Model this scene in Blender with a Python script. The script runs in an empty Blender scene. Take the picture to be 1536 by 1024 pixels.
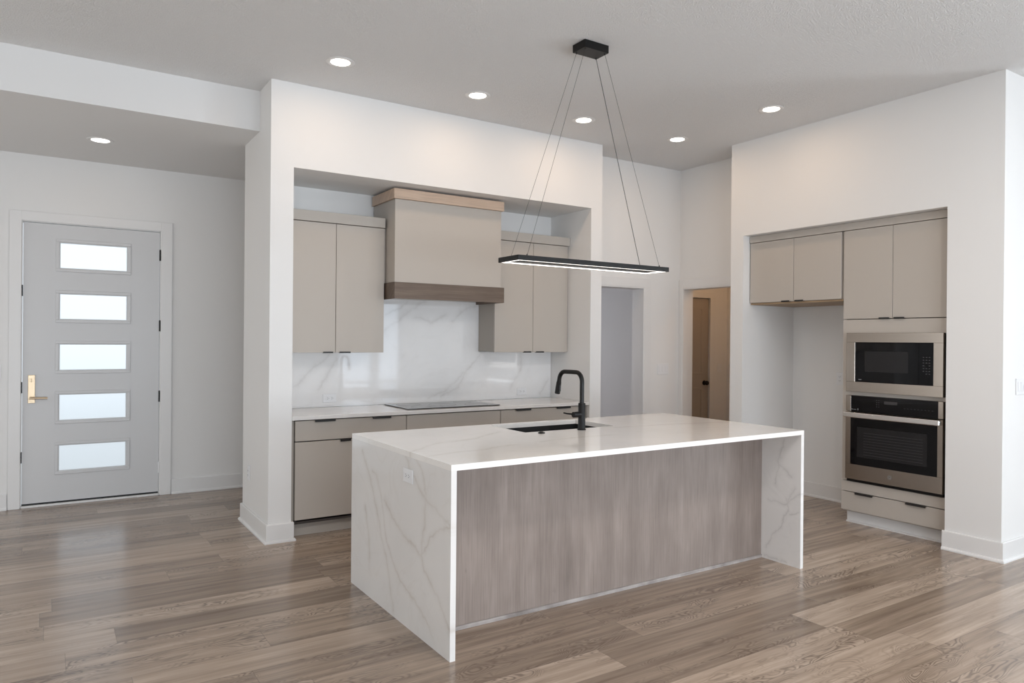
import bpy, bmesh, math, random
from math import sin, cos, pi, radians
from mathutils import Vector, Matrix

SC = bpy.context.scene
COL = SC.collection

# ------------------------------------------------------------------ camera
F_PX, YAW, PITCH, ROLL, CAM_Z = 1075.4, 0.5736, -0.0016, 0.0086, 1.4934
cd = bpy.data.cameras.new('camera')
cd.sensor_width = 36.0
cd.lens = F_PX / 1536 * 36.0
cd.clip_start = 0.05
cam = bpy.data.objects.new('camera', cd)
COL.objects.link(cam)
W0, R0, Z0 = Vector((sin(YAW), cos(YAW), 0)), Vector((cos(YAW), -sin(YAW), 0)), Vector((0, 0, 1))
fw = cos(PITCH) * W0 + sin(PITCH) * Z0
u0 = -sin(PITCH) * W0 + cos(PITCH) * Z0
rt = cos(ROLL) * R0 + sin(ROLL) * u0
up = -sin(ROLL) * R0 + cos(ROLL) * u0
cam.matrix_world = Matrix(((rt.x, up.x, -fw.x, 0), (rt.y, up.y, -fw.y, 0), (rt.z, up.z, -fw.z, CAM_Z), (0, 0, 0, 1)))
SC.camera = cam

# ------------------------------------------------------------------ world, view, daylight, fill lamps
SC.view_settings.view_transform = 'Standard'
SC.view_settings.look = 'None'
SC.view_settings.gamma = 1.0
SC.view_settings.use_curve_mapping = False
SC.view_settings.exposure = 0.15
wd = bpy.data.worlds.new('sky')
SC.world = wd
wd.use_nodes = True
bg = wd.node_tree.nodes['Background']
bg.inputs[0].default_value = (0.83, 0.92, 1.0, 1)
bg.inputs[1].default_value = 1.12


def area_lamp(name, loc, rot, sx, sy, watts, color=(0.80, 0.90, 1.0)):
    l = bpy.data.lights.new(name, 'AREA')
    l.shape = 'RECTANGLE'
    l.size, l.size_y, l.energy, l.color = sx, sy, watts, color
    o = bpy.data.objects.new(name, l)
    o.location = loc
    o.rotation_euler = rot
    COL.objects.link(o)
    return o


# daylight entering through the living-room windows (south wall y=-4.6, east wall x=9.2):
# sky light straight in, plus upward fill lamps added to brighten the ceiling
area_lamp('daylight_sliding_door', (0.95, -4.80, 1.32), (radians(90), 0, 0), 6.8, 2.5, 88, (0.72, 0.85, 1.0))
area_lamp('daylight_double_window', (6.57, -4.80, 1.46), (radians(90), 0, 0), 1.6, 2.0, 40, (0.74, 0.86, 1.0))
area_lamp('daylight_east', (9.40, -2.3, 1.50), (radians(90), 0, radians(90)), 3.3, 2.1, 14, (0.86, 0.93, 1.0))
area_lamp('daylight_west', (-3.40, 4.9, 1.50), (radians(90), 0, radians(-90)), 3.6, 2.1, 21, (1.0, 0.90, 0.78))
area_lamp('ceiling_fill_south', (0.95, -4.80, 0.75), (radians(136), 0, 0), 6.8, 1.2, 212, (0.85, 0.925, 1.0))
area_lamp('ceiling_fill_east', (9.40, -2.3, 0.95), (radians(136), 0, radians(90)), 3.3, 1.0, 270, (0.84, 0.93, 1.0))
area_lamp('ceiling_fill_west', (-3.40, 4.9, 0.95), (radians(136), 0, radians(-90)), 3.6, 1.0, 6, (1.0, 0.965, 0.92))
# unseen fill lamp added behind the kitchen wall to brighten the pantry
area_lamp('pantry_fill', (3.0, 6.85, 1.5), (radians(90), 0, radians(-90)), 0.9, 1.2, 10.3, (0.90, 0.91, 1.0))

# ------------------------------------------------------------------ helpers


def setp(o, label=None, cat=None, group=None, kind=None):
    if label: o['label'] = label
    if cat: o['category'] = cat
    if group: o['group'] = group
    if kind: o['kind'] = kind
    return o


def empty(name, loc, label=None, cat=None, group=None, kind=None):
    o = bpy.data.objects.new(name, None)
    o.location = loc
    o.empty_display_size = 0.1
    COL.objects.link(o)
    return setp(o, label, cat, group, kind)


class MB:
    """collects shapes in one bmesh (world coordinates unless the caller says otherwise)"""

    def __init__(s):
        s.b = bmesh.new()

    def box(s, x0, x1, y0, y1, z0, z1, bev=0.0, seg=1):
        t = bmesh.new()
        v = [t.verts.new((x, y, z)) for x in (x0, x1) for y in (y0, y1) for z in (z0, z1)]
        for f in ((0, 1, 3, 2), (4, 6, 7, 5), (0, 4, 5, 1), (2, 3, 7, 6), (0, 2, 6, 4), (1, 5, 7, 3)):
            t.faces.new([v[i] for i in f])
        bmesh.ops.recalc_face_normals(t, faces=t.faces)
        if bev > 0:
            bmesh.ops.bevel(t, geom=list(t.edges), offset=bev, segments=seg, profile=0.5, affect='EDGES', clamp_overlap=True)
        s.merge(t)
        return s

    def merge(s, t, M=None):
        if M: bmesh.ops.transform(t, matrix=M, verts=t.verts)
        m = bpy.data.meshes.new('tmp')
        t.to_mesh(m)
        t.free()
        s.b.from_mesh(m)
        bpy.data.meshes.remove(m)

    def cyl(s, p0, p1, r0, r1=None, n=24, caps=True):
        p0, p1 = Vector(p0), Vector(p1)
        r1 = r0 if r1 is None else r1
        d = p1 - p0
        t = bmesh.new()
        bmesh.ops.create_cone(t, cap_ends=caps, segments=n, radius1=r0, radius2=r1, depth=d.length)
        M = Matrix.Translation((p0 + p1) / 2) @ d.to_track_quat('Z', 'Y').to_matrix().to_4x4()
        s.merge(t, M)
        return s

    def lathe(s, prof, center=(0, 0, 0), axis='Z', n=40):
        """prof: (radius, height) pairs, closed to the axis when radius is 0"""
        t = bmesh.new()
        rings = []
        for r, h in prof:
            if r < 1e-6: rings.append([t.verts.new((0, 0, h))])
            else: rings.append([t.verts.new((r * cos(2 * pi * k / n), r * sin(2 * pi * k / n), h)) for k in range(n)])
        for a, b in zip(rings, rings[1:]):
            for k in range(n):
                k2 = (k + 1) % n
                if len(a) == 1 and len(b) == 1: continue
                if len(a) == 1: t.faces.new((a[0], b[k], b[k2]))
                elif len(b) == 1: t.faces.new((a[k], b[0], a[k2]))
                else: t.faces.new((a[k], b[k], b[k2], a[k2]))
        bmesh.ops.recalc_face_normals(t, faces=t.faces)
        R = Matrix.Identity(4)
        if axis == 'Y': R = Matrix.Rotation(radians(90), 4, 'X')
        if axis == 'X': R = Matrix.Rotation(radians(-90), 4, 'Y')
        s.merge(t, Matrix.Translation(center) @ R)
        return s

    def tube(s, pts, r, n=20, caps=True):
        pts = [Vector(p) for p in pts]
        rr = r if isinstance(r, (list, tuple)) else [r] * len(pts)
        t = bmesh.new()
        rings = []
        ref = None
        for i, p in enumerate(pts):
            d = (pts[min(i + 1, len(pts) - 1)] - pts[max(i - 1, 0)]).normalized()
            if ref is None:
                ref = d.orthogonal().normalized()
            a = (ref - d * ref.dot(d)).normalized()
            ref = a
            b = d.cross(a)
            rings.append([t.verts.new(p + (a * cos(2 * pi * k / n) + b * sin(2 * pi * k / n)) * rr[i]) for k in range(n)])
        for a, b in zip(rings, rings[1:]):
            for k in range(n):
                t.faces.new((a[k], a[(k + 1) % n], b[(k + 1) % n], b[k]))
        if caps:
            t.faces.new(rings[0])
            t.faces.new(rings[-1])
        bmesh.ops.recalc_face_normals(t, faces=t.faces)
        s.merge(t)
        return s

    def sweep(s, path, prof):
        """mitred sweep of (outward, height) profile along an xy polyline; outward = right-hand side of travel"""
        P = [Vector(p) for p in path]
        t = bmesh.new()
        rows = []
        for i, p in enumerate(P):
            ds = []
            if i > 0: ds.append((P[i] - P[i - 1]).normalized())
            if i < len(P) - 1: ds.append((P[i + 1] - P[i]).normalized())
            ns = [Vector((d.y, -d.x)) for d in ds]
            if len(ns) == 2:
                m = (ns[0] + ns[1])
                m = m / (1 + ns[0].dot(ns[1]))
            else: m = ns[0]
            rows.append([t.verts.new((p.x + m.x * o, p.y + m.y * o, h)) for o, h in prof])
        k = len(prof)
        for a, b in zip(rows, rows[1:]):
            for j in range(k):
                t.faces.new((a[j], a[(j + 1) % k], b[(j + 1) % k], b[j]))
        t.faces.new(rows[0])
        t.faces.new(rows[-1])
        bmesh.ops.recalc_face_normals(t, faces=t.faces)
        s.merge(t)
        return s

    def obj(s, name, mat, parent=None, local=False, smooth=False, **kw):
        me = bpy.data.meshes.new(name)
        if parent is not None and not local:
            off = Vector(parent.location)
            q = parent.parent
            while q is not None:
                off += Vector(q.location)
                q = q.parent
            bmesh.ops.translate(s.b, verts=s.b.verts, vec=-off)
        if smooth:
            for f in s.b.faces: f.smooth = True
            for e in s.b.edges:
                if len(e.link_faces) == 2 and e.calc_face_angle(0) > radians(35): e.smooth = False
        s.b.to_mesh(me)
        s.b.free()
        me.materials.append(mat)
        o = bpy.data.objects.new(name, me)
        COL.objects.link(o)
        if parent is not None: o.parent = parent
        return setp(o, **kw)


def bx(name, mat, dims, parent=None, bev=0.0, seg=1, **kw):
    return MB().box(*dims, bev=bev, seg=seg).obj(name, mat, parent, **kw)


# ------------------------------------------------------------------ node helper
class NT:
    def __init__(s, name):
        s.m = bpy.data.materials.new(name)
        s.m.use_nodes = True
        s.t = s.m.node_tree
        s.t.nodes.clear()
        s.out = s.t.nodes.new('ShaderNodeOutputMaterial')
        s.p = s.t.nodes.new('ShaderNodeBsdfPrincipled')
        s.l(s.p.outputs[0], s.out.inputs[0])
        g = s.t.nodes.new('ShaderNodeNewGeometry')
        s.pos = g.outputs['Position']
        x = s.t.nodes.new('ShaderNodeSeparateXYZ')
        s.l(s.pos, x.inputs[0])
        s.x, s.y, s.z = x.outputs

    def l(s, a, b):
        s.t.links.new(a, b)

    def put(s, sock, v):
        if hasattr(v, 'is_output') or isinstance(v, bpy.types.NodeSocket): s.l(v, sock)
        else: sock.default_value = v

    def m_(s, op, a, b=None, c=None, clamp=False):
        n = s.t.nodes.new('ShaderNodeMath')
        n.operation = op
        n.use_clamp = clamp
        s.put(n.inputs[0], a)
        if b is not None: s.put(n.inputs[1], b)
        if c is not None: s.put(n.inputs[2], c)
        return n.outputs[0]

    def v_(s, op, a, b=None, out=0, scale=None):
        n = s.t.nodes.new('ShaderNodeVectorMath')
        n.operation = op
        s.put(n.inputs[0], a)
        if b is not None: s.put(n.inputs[1], b)
        if scale is not None: s.put(n.inputs['Scale'], scale)
        return n.outputs[out]

    def vec(s, x, y, z=0.0):
        n = s.t.nodes.new('ShaderNodeCombineXYZ')
        s.put(n.inputs[0], x); s.put(n.inputs[1], y); s.put(n.inputs[2], z)
        return n.outputs[0]

    def noise(s, v, scale, detail=2.0, rough=0.5, dist=0.0, color=False):
        n = s.t.nodes.new('ShaderNodeTexNoise')
        s.l(v, n.inputs['Vector'])
        n.inputs['Scale'].default_value = scale
        n.inputs['Detail'].default_value = detail
        n.inputs['Roughness'].default_value = rough
        n.inputs['Distortion'].default_value = dist
        return n.outputs[1 if color else 0]

    def ramp(s, f, stops):
        n = s.t.nodes.new('ShaderNodeValToRGB')
        s.l(f, n.inputs[0])
        e = n.color_ramp.elements
        while len(e) < len(stops): e.new(0.5)
        for i, (p, c) in enumerate(stops):
            e[i].position = p
            e[i].color = (*c, 1) if len(c) == 3 else c
        return n.outputs[0]

    def mix(s, f, a, b, mode='MIX'):
        n = s.t.nodes.new('ShaderNodeMix')
        n.data_type = 'RGBA'
        n.blend_type = mode
        s.put(n.inputs[0], f)
        s.put(n.inputs[6], a if not isinstance(a, tuple) else (*a, 1))
        s.put(n.inputs[7], b if not isinstance(b, tuple) else (*b, 1))
        return n.outputs[2]

    def rng(s, v, a, b, c=0.0, d=1.0):
        n = s.t.nodes.new('ShaderNodeMapRange')
        s.put(n.inputs[0], v)
        for i, q in enumerate((a, b, c, d)): n.inputs[i + 1].default_value = q
        return n.outputs[0]

    def bump(s, h, strength, dist):
        n = s.t.nodes.new('ShaderNodeBump')
        n.inputs['Strength'].default_value = strength
        n.inputs['Distance'].default_value = dist
        s.l(h, n.inputs['Height'])
        s.l(n.outputs[0], s.p.inputs['Normal'])

    def set(s, **k):
        for n, v in k.items():
            n = {'color': 'Base Color', 'rough': 'Roughness', 'metal': 'Metallic', 'spec': 'Specular IOR Level',
                 'coat': 'Coat Weight', 'coatr': 'Coat Roughness', 'trans': 'Transmission Weight', 'ior': 'IOR',
                 'emit': 'Emission Color', 'estr': 'Emission Strength', 'aniso': 'Anisotropic'}.get(n, n)
            if isinstance(v, tuple) and len(v) == 3: v = (*v, 1)
            s.put(s.p.inputs[n], v)
        return s


def plain(name, color, rough=0.5, **k):
    n = NT(name)
    n.set(color=color, rough=rough, **k)
    return n.m


def mat_paint(name, color, bump=0.12, scale=160.0, rough=0.62, dist=0.002):
    n = NT(name)
    a = n.noise(n.pos, scale, 2.0, 0.6)
    big = n.noise(n.pos, 0.9, 1.0)
    n.set(color=n.mix(big, tuple(c * 0.985 for c in color), color), rough=rough, spec=0.35)
    n.bump(a, bump, dist)
    return n.m


def mat_ceiling(name, color):
    n = NT(name)
    a = n.noise(n.pos, 95.0, 3.0, 0.65)
    b = n.rng(a, 0.42, 0.62)
    n.set(color=color, rough=0.9, spec=0.1)
    n.bump(b, 0.8, 0.0055)
    return n.m


def mat_marble(name, base, plane, veins, vein=(0.42, 0.37, 0.31), amount=0.8, width=0.012, rough=0.09, seed=0.0, cloud=0.05, ridge=0.18):
    n = NT(name)
    comp = {'x': n.x, 'y': n.y, 'z': n.z}
    p2 = n.vec(comp[plane[0]], comp[plane[1]], seed)
    d1 = n.noise(p2, 5.0, 3.0, 0.6, color=True)
    d2 = n.noise(p2, 22.0, 2.0, 0.6, color=True)
    off = n.v_('ADD', n.v_('SCALE', n.v_('SUBTRACT', d1, (0.5, 0.5, 0.5)), scale=0.075),
               n.v_('SCALE', n.v_('SUBTRACT', d2, (0.5, 0.5, 0.5)), scale=0.03))
    p = n.v_('MULTIPLY', n.v_('ADD', p2, off), (1, 1, 0))
    dmin = None
    for vi, pl in enumerate(veins):
        w = width * (1.0 if vi % 2 == 0 else 0.7)
        for a, b in zip(pl, pl[1:]):
            A, B = Vector((*a, 0)), Vector((*b, 0))
            ba = B - A
            pa = n.v_('SUBTRACT', p, tuple(A))
            h = n.m_('MULTIPLY', n.v_('DOT_PRODUCT', pa, tuple(ba), out=1), 1.0 / ba.length_squared, clamp=True)
            q = n.v_('SUBTRACT', pa, n.v_('SCALE', tuple(ba), scale=h))
            d = n.m_('DIVIDE', n.v_('LENGTH', q, out=1), w)
            dmin = d if dmin is None else n.m_('MINIMUM', dmin, d)
    fade = n.rng(n.noise(p2, 7.0, 3.0, 0.6), 0.33, 0.66)
    col = n.mix(n.rng(n.noise(p2, 2.2, 3.0), 0.35, 0.7), tuple(c * (1 - cloud) for c in base), base)
    # faint secondary hairlines of the stone
    rn = n.noise(n.v_('ADD', p2, (3.1, 7.7, 0.0)), 1.7, 4.0, 0.6, 1.2)
    rg = n.m_('POWER', n.m_('SUBTRACT', 1.0, n.m_('MULTIPLY', n.m_('ABSOLUTE', n.m_('SUBTRACT', rn, 0.5)), 22.0, clamp=True)), 2.0)
    col = n.mix(n.m_('MULTIPLY', n.m_('MULTIPLY', rg, fade), ridge), col, vein)
    if dmin is not None:
        core = n.m_('POWER', n.m_('SUBTRACT', 1.0, dmin, clamp=True), 1.5)
        halo = n.m_('POWER', n.m_('SUBTRACT', 1.0, n.m_('DIVIDE', dmin, 4.0), clamp=True), 2.0)
        k = n.m_('ADD', n.m_('MULTIPLY', core, 0.5), n.m_('MULTIPLY', halo, 0.5))
        k = n.m_('MULTIPLY', n.m_('MULTIPLY', k, n.rng(fade, 0.0, 1.0, 0.35, 1.0)), amount, clamp=True)
        col = n.mix(k, col, vein)
    n.set(color=col, rough=rough, spec=0.5)
    return n.m


def mat_floor():
    n = NT('luxury_plank_floor')
    PW, PL = 0.215, 1.50
    u = n.m_('DIVIDE', n.m_('SUBTRACT', n.y, 2.47), PW)
    row = n.m_('FLOOR', u)
    fy = n.m_('SUBTRACT', u, row)
    rsh = n.m_('FRACT', n.m_('MULTIPLY', n.m_('SINE', n.m_('MULTIPLY', row, 12.9898)), 437.585))
    t = n.m_('ADD', n.m_('DIVIDE', n.m_('SUBTRACT', n.x, 2.24), PL), rsh)
    colu = n.m_('FLOOR', t)
    fx = n.m_('SUBTRACT', t, colu)
    s0 = n.m_('ADD', n.m_('MULTIPLY', row, 7.233), n.m_('MULTIPLY', colu, 3.719))
    tone = n.m_('FRACT', n.m_('ADD', n.m_('MULTIPLY', n.m_('SINE', n.m_('ADD', s0, 0.0)), 917.31), 0.08))
    tone2 = n.m_('FRACT', n.m_('MULTIPLY', n.m_('SINE', n.m_('ADD', n.m_('MULTIPLY', s0, 1.37), 2.1)), 611.77))
    ox = n.m_('MULTIPLY', tone, 41.0)
    oy = n.m_('MULTIPLY', tone2, 53.0)
    # long soft streaks along the plank
    g1 = n.noise(n.vec(n.m_('ADD', n.m_('MULTIPLY', n.x, 0.9), ox), n.m_('ADD', n.m_('MULTIPLY', n.y, 19.0), oy), tone), 1.0, 4.0, 0.62, 0.35)
    g2 = n.noise(n.vec(n.m_('ADD', n.m_('MULTIPLY', n.x, 5.0), ox), n.m_('ADD', n.m_('MULTIPLY', n.y, 150.0), oy), tone), 1.0, 2.0, 0.6)
    # cathedral grain: contour lines of a stretched noise field
    c0 = n.noise(n.vec(n.m_('ADD', n.m_('MULTIPLY', n.x, 2.3), oy), n.m_('ADD', n.m_('MULTIPLY', n.y, 8.5), ox), tone2), 1.0, 2.0, 0.45, 0.5)
    rings = n.m_('ADD', n.m_('MULTIPLY', n.m_('SINE', n.m_('MULTIPLY', c0, 175.0)), 0.5), 0.5)
    rings = n.m_('MULTIPLY', n.m_('POWER', rings, 2.0), n.rng(c0, 0.44, 0.58))
    rings = n.m_('MULTIPLY', rings, n.rng(tone2, 0.25, 0.5))
    knot = n.noise(n.vec(n.m_('ADD', n.m_('MULTIPLY', n.x, 3.0), ox), n.m_('ADD', n.m_('MULTIPLY', n.y, 14.0), oy), 3.0), 1.0, 3.0, 0.6)
    knot = n.rng(knot, 0.66, 0.80)
    base = n.ramp(tone, [(0.0, (0.225, 0.160, 0.114)), (0.35, (0.330, 0.243, 0.178)), (0.7, (0.490, 0.374, 0.284)), (1.0, (0.640, 0.505, 0.396))])
    col = n.mix(n.rng(g1, 0.30, 0.72), n.mix(0.56, base, (0.125, 0.083, 0.057)), n.mix(0.34, base, (0.68, 0.545, 0.43)))
    col = n.mix(n.m_('MULTIPLY', n.rng(g2, 0.35, 0.75), 0.22), col, (0.10, 0.072, 0.052))
    col = n.mix(n.m_('MULTIPLY', rings, 0.72), col, (0.12, 0.083, 0.060))
    col = n.mix(n.m_('MULTIPLY', knot, 0.55), col, (0.07, 0.047, 0.034))
    ey = n.m_('MULTIPLY', n.m_('MINIMUM', fy, n.m_('SUBTRACT', 1.0, fy)), PW)
    ex = n.m_('MULTIPLY', n.m_('MINIMUM', fx, n.m_('SUBTRACT', 1.0, fx)), PL)
    e = n.m_('MINIMUM', ex, ey)
    seam = n.rng(e, 0.0006, 0.0022, 1.0, 0.0)
    col = n.mix(n.m_('MULTIPLY', seam, 0.40), col, (0.06, 0.042, 0.03))
    n.set(color=col, rough=n.rng(g2, 0.3, 0.8, 0.19, 0.28), spec=0.72)
    n.bump(n.m_('SUBTRACT', n.m_('MULTIPLY', g2, 0.25), seam), 0.25, 0.0012)
    return n.m


def mat_wood(name, stops, axis='z', fine=55.0, blotch=0.5, rough=0.45, seed=0.0, streak=6.0, mott=(2.2, 0.8), grain=0.40):
    """stained wood, grain running along `axis`"""
    n = NT(name)
    if axis == 'z': a, b = n.z, n.m_('ADD', n.x, n.y)
    elif axis == 'x': a, b = n.x, n.m_('ADD', n.z, n.y)
    else: a, b = n.y, n.m_('ADD', n.z, n.x)
    v1 = n.vec(n.m_('MULTIPLY', a, 0.8), n.m_('MULTIPLY', b, streak), seed)
    s1 = n.noise(v1, 1.0, 4.0, 0.62, 0.35)
    v2 = n.vec(n.m_('MULTIPLY', a, 3.5), n.m_('MULTIPLY', b, fine * 2.2), seed + 5)
    s2 = n.noise(v2, 1.0, 2.0, 0.6)
    v3 = n.vec(n.m_('MULTIPLY', a, mott[1]), n.m_('MULTIPLY', b, mott[0]), seed + 9)
    s3 = n.noise(v3, 1.5, 3.0, 0.55)
    k = n.m_('ADD', n.m_('MULTIPLY', s1, 1 - blotch), n.m_('MULTIPLY', s3, blotch))
    k = n.rng(k, 0.30, 0.70)
    col = n.ramp(k, stops)
    dark = tuple(c * 0.5 for c in stops[0][1])
    col = n.mix(n.m_('MULTIPLY', n.rng(s2, 0.45, 0.75), grain), col, dark)
    spot = n.noise(n.vec(n.m_('MULTIPLY', a, 4.0), n.m_('MULTIPLY', b, 9.0), seed + 2), 1.0, 3.0, 0.6)
    col = n.mix(n.m_('MULTIPLY', n.rng(spot, 0.68, 0.82), 0.5), col, dark)
    n.set(color=col, rough=rough, spec=0.35)
    n.bump(s2, 0.06, 0.001)
    return n.m


def mat_steel(name, color=(0.46, 0.405, 0.355), rough=0.22, axis='y'):
    n = NT(name)
    a = n.y if axis == 'y' else n.x
    s = n.noise(n.vec(n.m_('MULTIPLY', a, 6.0), n.m_('MULTIPLY', n.z, 900.0), 0.0), 1.0, 2.0, 0.6)
    n.set(color=color, metal=1.0, rough=n.rng(s, 0.3, 0.7, rough - 0.03, rough + 0.05), aniso=0.4)
    return n.m


WALL = mat_paint('white_wall_paint', (0.845, 0.835, 0.822))
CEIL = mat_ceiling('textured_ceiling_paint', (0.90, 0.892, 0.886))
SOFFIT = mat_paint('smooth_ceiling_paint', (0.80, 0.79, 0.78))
TRIM = plain('white_trim_paint', (0.82, 0.81, 0.80), 0.38)
FLOOR = mat_floor()
DOORW = plain('white_door_paint', (0.66, 0.66, 0.665), 0.42)
BACKROOM_DOOR = plain('taupe_hall_door', (0.40, 0.345, 0.29), 0.5)  # taupe, darker than the casing around it
FROST = NT('frosted_glass').set(color=(0.97, 0.985, 1.0), rough=0.55, trans=1.0, ior=1.18).m
BLACK = plain('matte_black_metal', (0.007, 0.0065, 0.0065), 0.36, spec=0.28)
BLACKW = plain('black_wire', (0.02, 0.018, 0.017), 0.5)
BLACKP = plain('black_pull_metal', (0.018, 0.017, 0.017), 0.42)
BRASS = NT('satin_brass').set(color=(0.66, 0.52, 0.36), metal=1.0, rough=0.42).m
GREIGE = mat_paint('greige_cabinet_lacquer', (0.515, 0.470, 0.422), 0.03, 300.0, 0.42, 0.0005)
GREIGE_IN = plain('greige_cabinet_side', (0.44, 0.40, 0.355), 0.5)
DARKGAP = plain('dark_cabinet_recess', (0.06, 0.05, 0.045), 0.8)
SHADE_BROWN = mat_wood('shaded_brown_underside', [(0.0, (0.33, 0.22, 0.13)), (1.0, (0.48, 0.34, 0.21))], 'y', 30, 0.4)  # greige underside: its shade and floor tint painted as brown wood grain
CROWNW = mat_wood('light_oak_trim', [(0.0, (0.55, 0.40, 0.295)), (0.5, (0.66, 0.49, 0.37)), (1.0, (0.72, 0.55, 0.42))], 'x', 40, 0.35, 0.42, 3.0, 14.0)
BANDW = mat_wood('dark_stained_oak', [(0.0, (0.105, 0.075, 0.056)), (0.5, (0.165, 0.122, 0.094)), (1.0, (0.235, 0.18, 0.14))], 'x', 60, 0.35, 0.42, 7.0, 20.0)
PANELW = mat_wood('grey_stained_maple', [(0.0, (0.215, 0.174, 0.153)), (0.5, (0.285, 0.234, 0.207)), (1.0, (0.365, 0.302, 0.268))], 'z', 75, 0.55, 0.48, 1.0, 13.0, (4.5, 1.5), 0.34)
STRIPM = mat_wood('mottled_grey_strip', [(0.0, (0.16, 0.14, 0.13)), (0.5, (0.38, 0.345, 0.33)), (1.0, (0.58, 0.54, 0.52))], 'x', 20, 0.6, 0.4, 4.0, 30.0, (6.0, 5.0))
STEEL = mat_steel('brushed_stainless')
STEELH = mat_steel('polished_stainless_handle', (0.86, 0.84, 0.82), 0.24)
BGLASS = plain('black_oven_glass', (0.004, 0.004, 0.005), 0.05, spec=0.32)
WINGLASS = plain('dark_grey_window_mesh', (0.020, 0.019, 0.020), 0.12, spec=0.3)
MARK = plain('pale_grey_print', (0.30, 0.30, 0.31), 0.5)
MARKD = plain('dark_grey_print', (0.06, 0.06, 0.065), 0.4)
COOK = plain('black_ceramic_glass', (0.010, 0.010, 0.011), 0.06, spec=0.6)
SINKM = plain('black_granite_composite', (0.010, 0.010, 0.010), 0.55)
PLATE = plain('white_plastic', (0.84, 0.84, 0.85), 0.32)
SLOT = plain('dark_slot', (0.10, 0.10, 0.105), 0.7)
CHROME = NT('chrome').set(color=(0.75, 0.74, 0.73), metal=1.0, rough=0.12).m
LENS = NT('lit_lens').set(color=(0.9, 0.9, 0.9), emit=(1.0, 0.93, 0.84), estr=6.0).m
LED = NT('led_diffuser').set(color=(0.9, 0.9, 0.9), emit=(1.0, 0.94, 0.87), estr=2.6).m
DISPLAY = NT('dim_display').set(color=(0.01, 0.01, 0.01), rough=0.2, emit=(0.40, 0.36, 0.36), estr=0.06).m
CONCRETE = plain('pale_concrete', (0.70, 0.69, 0.67), 0.9)
PANE = NT('clear_window_glass')
_g = PANE.t.nodes.new('ShaderNodeBsdfGlossy'); _g.inputs['Roughness'].default_value = 0.0
_t = PANE.t.nodes.new('ShaderNodeBsdfTransparent')
_f = PANE.t.nodes.new('ShaderNodeFresnel'); _f.inputs[0].default_value = 1.3
_m = PANE.t.nodes.new('ShaderNodeMixShader')
PANE.l(_f.outputs[0], _m.inputs[0]); PANE.l(_t.outputs[0], _m.inputs[1]); PANE.l(_g.outputs[0], _m.inputs[2]); PANE.l(_m.outputs[0], PANE.out.inputs[0])
PANE = PANE.m

Q = (0.84, 0.82, 0.80)
V_LEFT = [[(4.06, .83), (3.99, .76), (3.89, .64), (3.82, .52), (3.75, .39), (3.68, .29), (3.63, .15), (3.59, .02)],
          [(3.91, .74), (3.84, .73), (3.77, .62), (3.72, .49), (3.67, .38), (3.59, .29), (3.51, .22), (3.4, .2)],
          [(3.46, .91), (3.4, .83), (3.27, .74), (3.21, .7), (3.07, .67), (2.95, .63)], [(3.33, .89), (3.24, .83), (3.2, .72)],
          [(3.21, .7), (3.21, .58), (3.25, .42), (3.21, .36), (3.08, .27), (2.94, .14)], [(3.25, .42), (3.14, .52), (3.04, .59), (2.95, .62)],
          [(3.72, .6), (3.53, .5), (3.38, .45), (3.25, .41)], [(3.4, .2), (3.26, .15), (3.17, .09), (3.1, .04)], [(4.0, .52), (3.94, .33), (3.92, .17)]]
V_BACK = [[(2.51, 1.57), (2.65, 1.68), (2.77, 1.78), (2.9, 1.85)], [(2.93, .97), (3.12, 1.01), (3.25, 1.13), (3.39, 1.25), (3.49, 1.36)],
          [(3.18, 1.66), (3.28, 1.76), (3.45, 1.83)], [(1.72, 1.1), (1.84, 1.22), (1.98, 1.33), (2.07, 1.45)],
          [(3.83, 1.02), (3.89, 1.11), (3.96, 1.21), (3.96, 1.36)], [(4.2, .95), (4.31, 1.1)], [(2.81, 1.7), (2.96, 1.65), (3.1, 1.72)],
          [(2.51, 1.71), (2.62, 1.76), (2.73, 1.83)], [(1.9, 1.06), (2.02, 1.24), (2.11, 1.38)], [(3.08, .97), (3.25, 1.04), (3.33, 1.2)]]
V_RIGHT = [[(3.06, .84), (3.11, .66), (3.14, .53)], [(3.05, .45), (3.04, .38), (3.08, .24), (3.15, .16), (3.21, .06)], [(3.19, .42), (3.06, .41), (2.93, .5)],
           [(3.03, .35), (2.94, .38)], [(3.11, .66), (3.01, .6)], [(3.22, .01), (3.14, .02), (3.04, .02)], [(3.04, .43), (2.98, .53)]]
V_TOP = [[(1.53, 3.35), (1.83, 3.6), (2.11, 3.65), (2.4, 3.86)], [(2.37, 3.36), (2.65, 3.41), (2.96, 3.39)], [(3.21, 3.68), (3.69, 3.61), (4.2, 3.53)],
         [(1.58, 3.22), (1.88, 3.26), (2.19, 3.33)]]
M_LEFT = mat_marble('veined_quartz_end', Q, 'yz', V_LEFT, vein=(0.48, 0.41, 0.34), amount=0.46, width=0.013, ridge=0.10)
M_RIGHT = mat_marble('grey_veined_quartz_end', Q, 'yz', V_RIGHT, vein=(0.40, 0.38, 0.37), amount=0.5, width=0.009, seed=4.0, ridge=0.08)
M_TOP = mat_marble('veined_quartz_top', (0.93, 0.90, 0.865), 'xy', V_TOP, vein=(0.50, 0.42, 0.34), amount=0.38, width=0.016, seed=8.0, ridge=0.08)  # base lighter and warmer than the ends, carrying the wall's reflected glow
M_BACK = mat_marble('veined_quartz_backsplash', (0.89, 0.88, 0.875), 'xz', V_BACK, vein=(0.52, 0.49, 0.47), amount=0.42, width=0.022, seed=2.0, ridge=0.08, rough=0.05)
M_CTR = mat_marble('veined_quartz_counter', Q, 'xy', [], seed=6.0, ridge=0.08)

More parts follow.
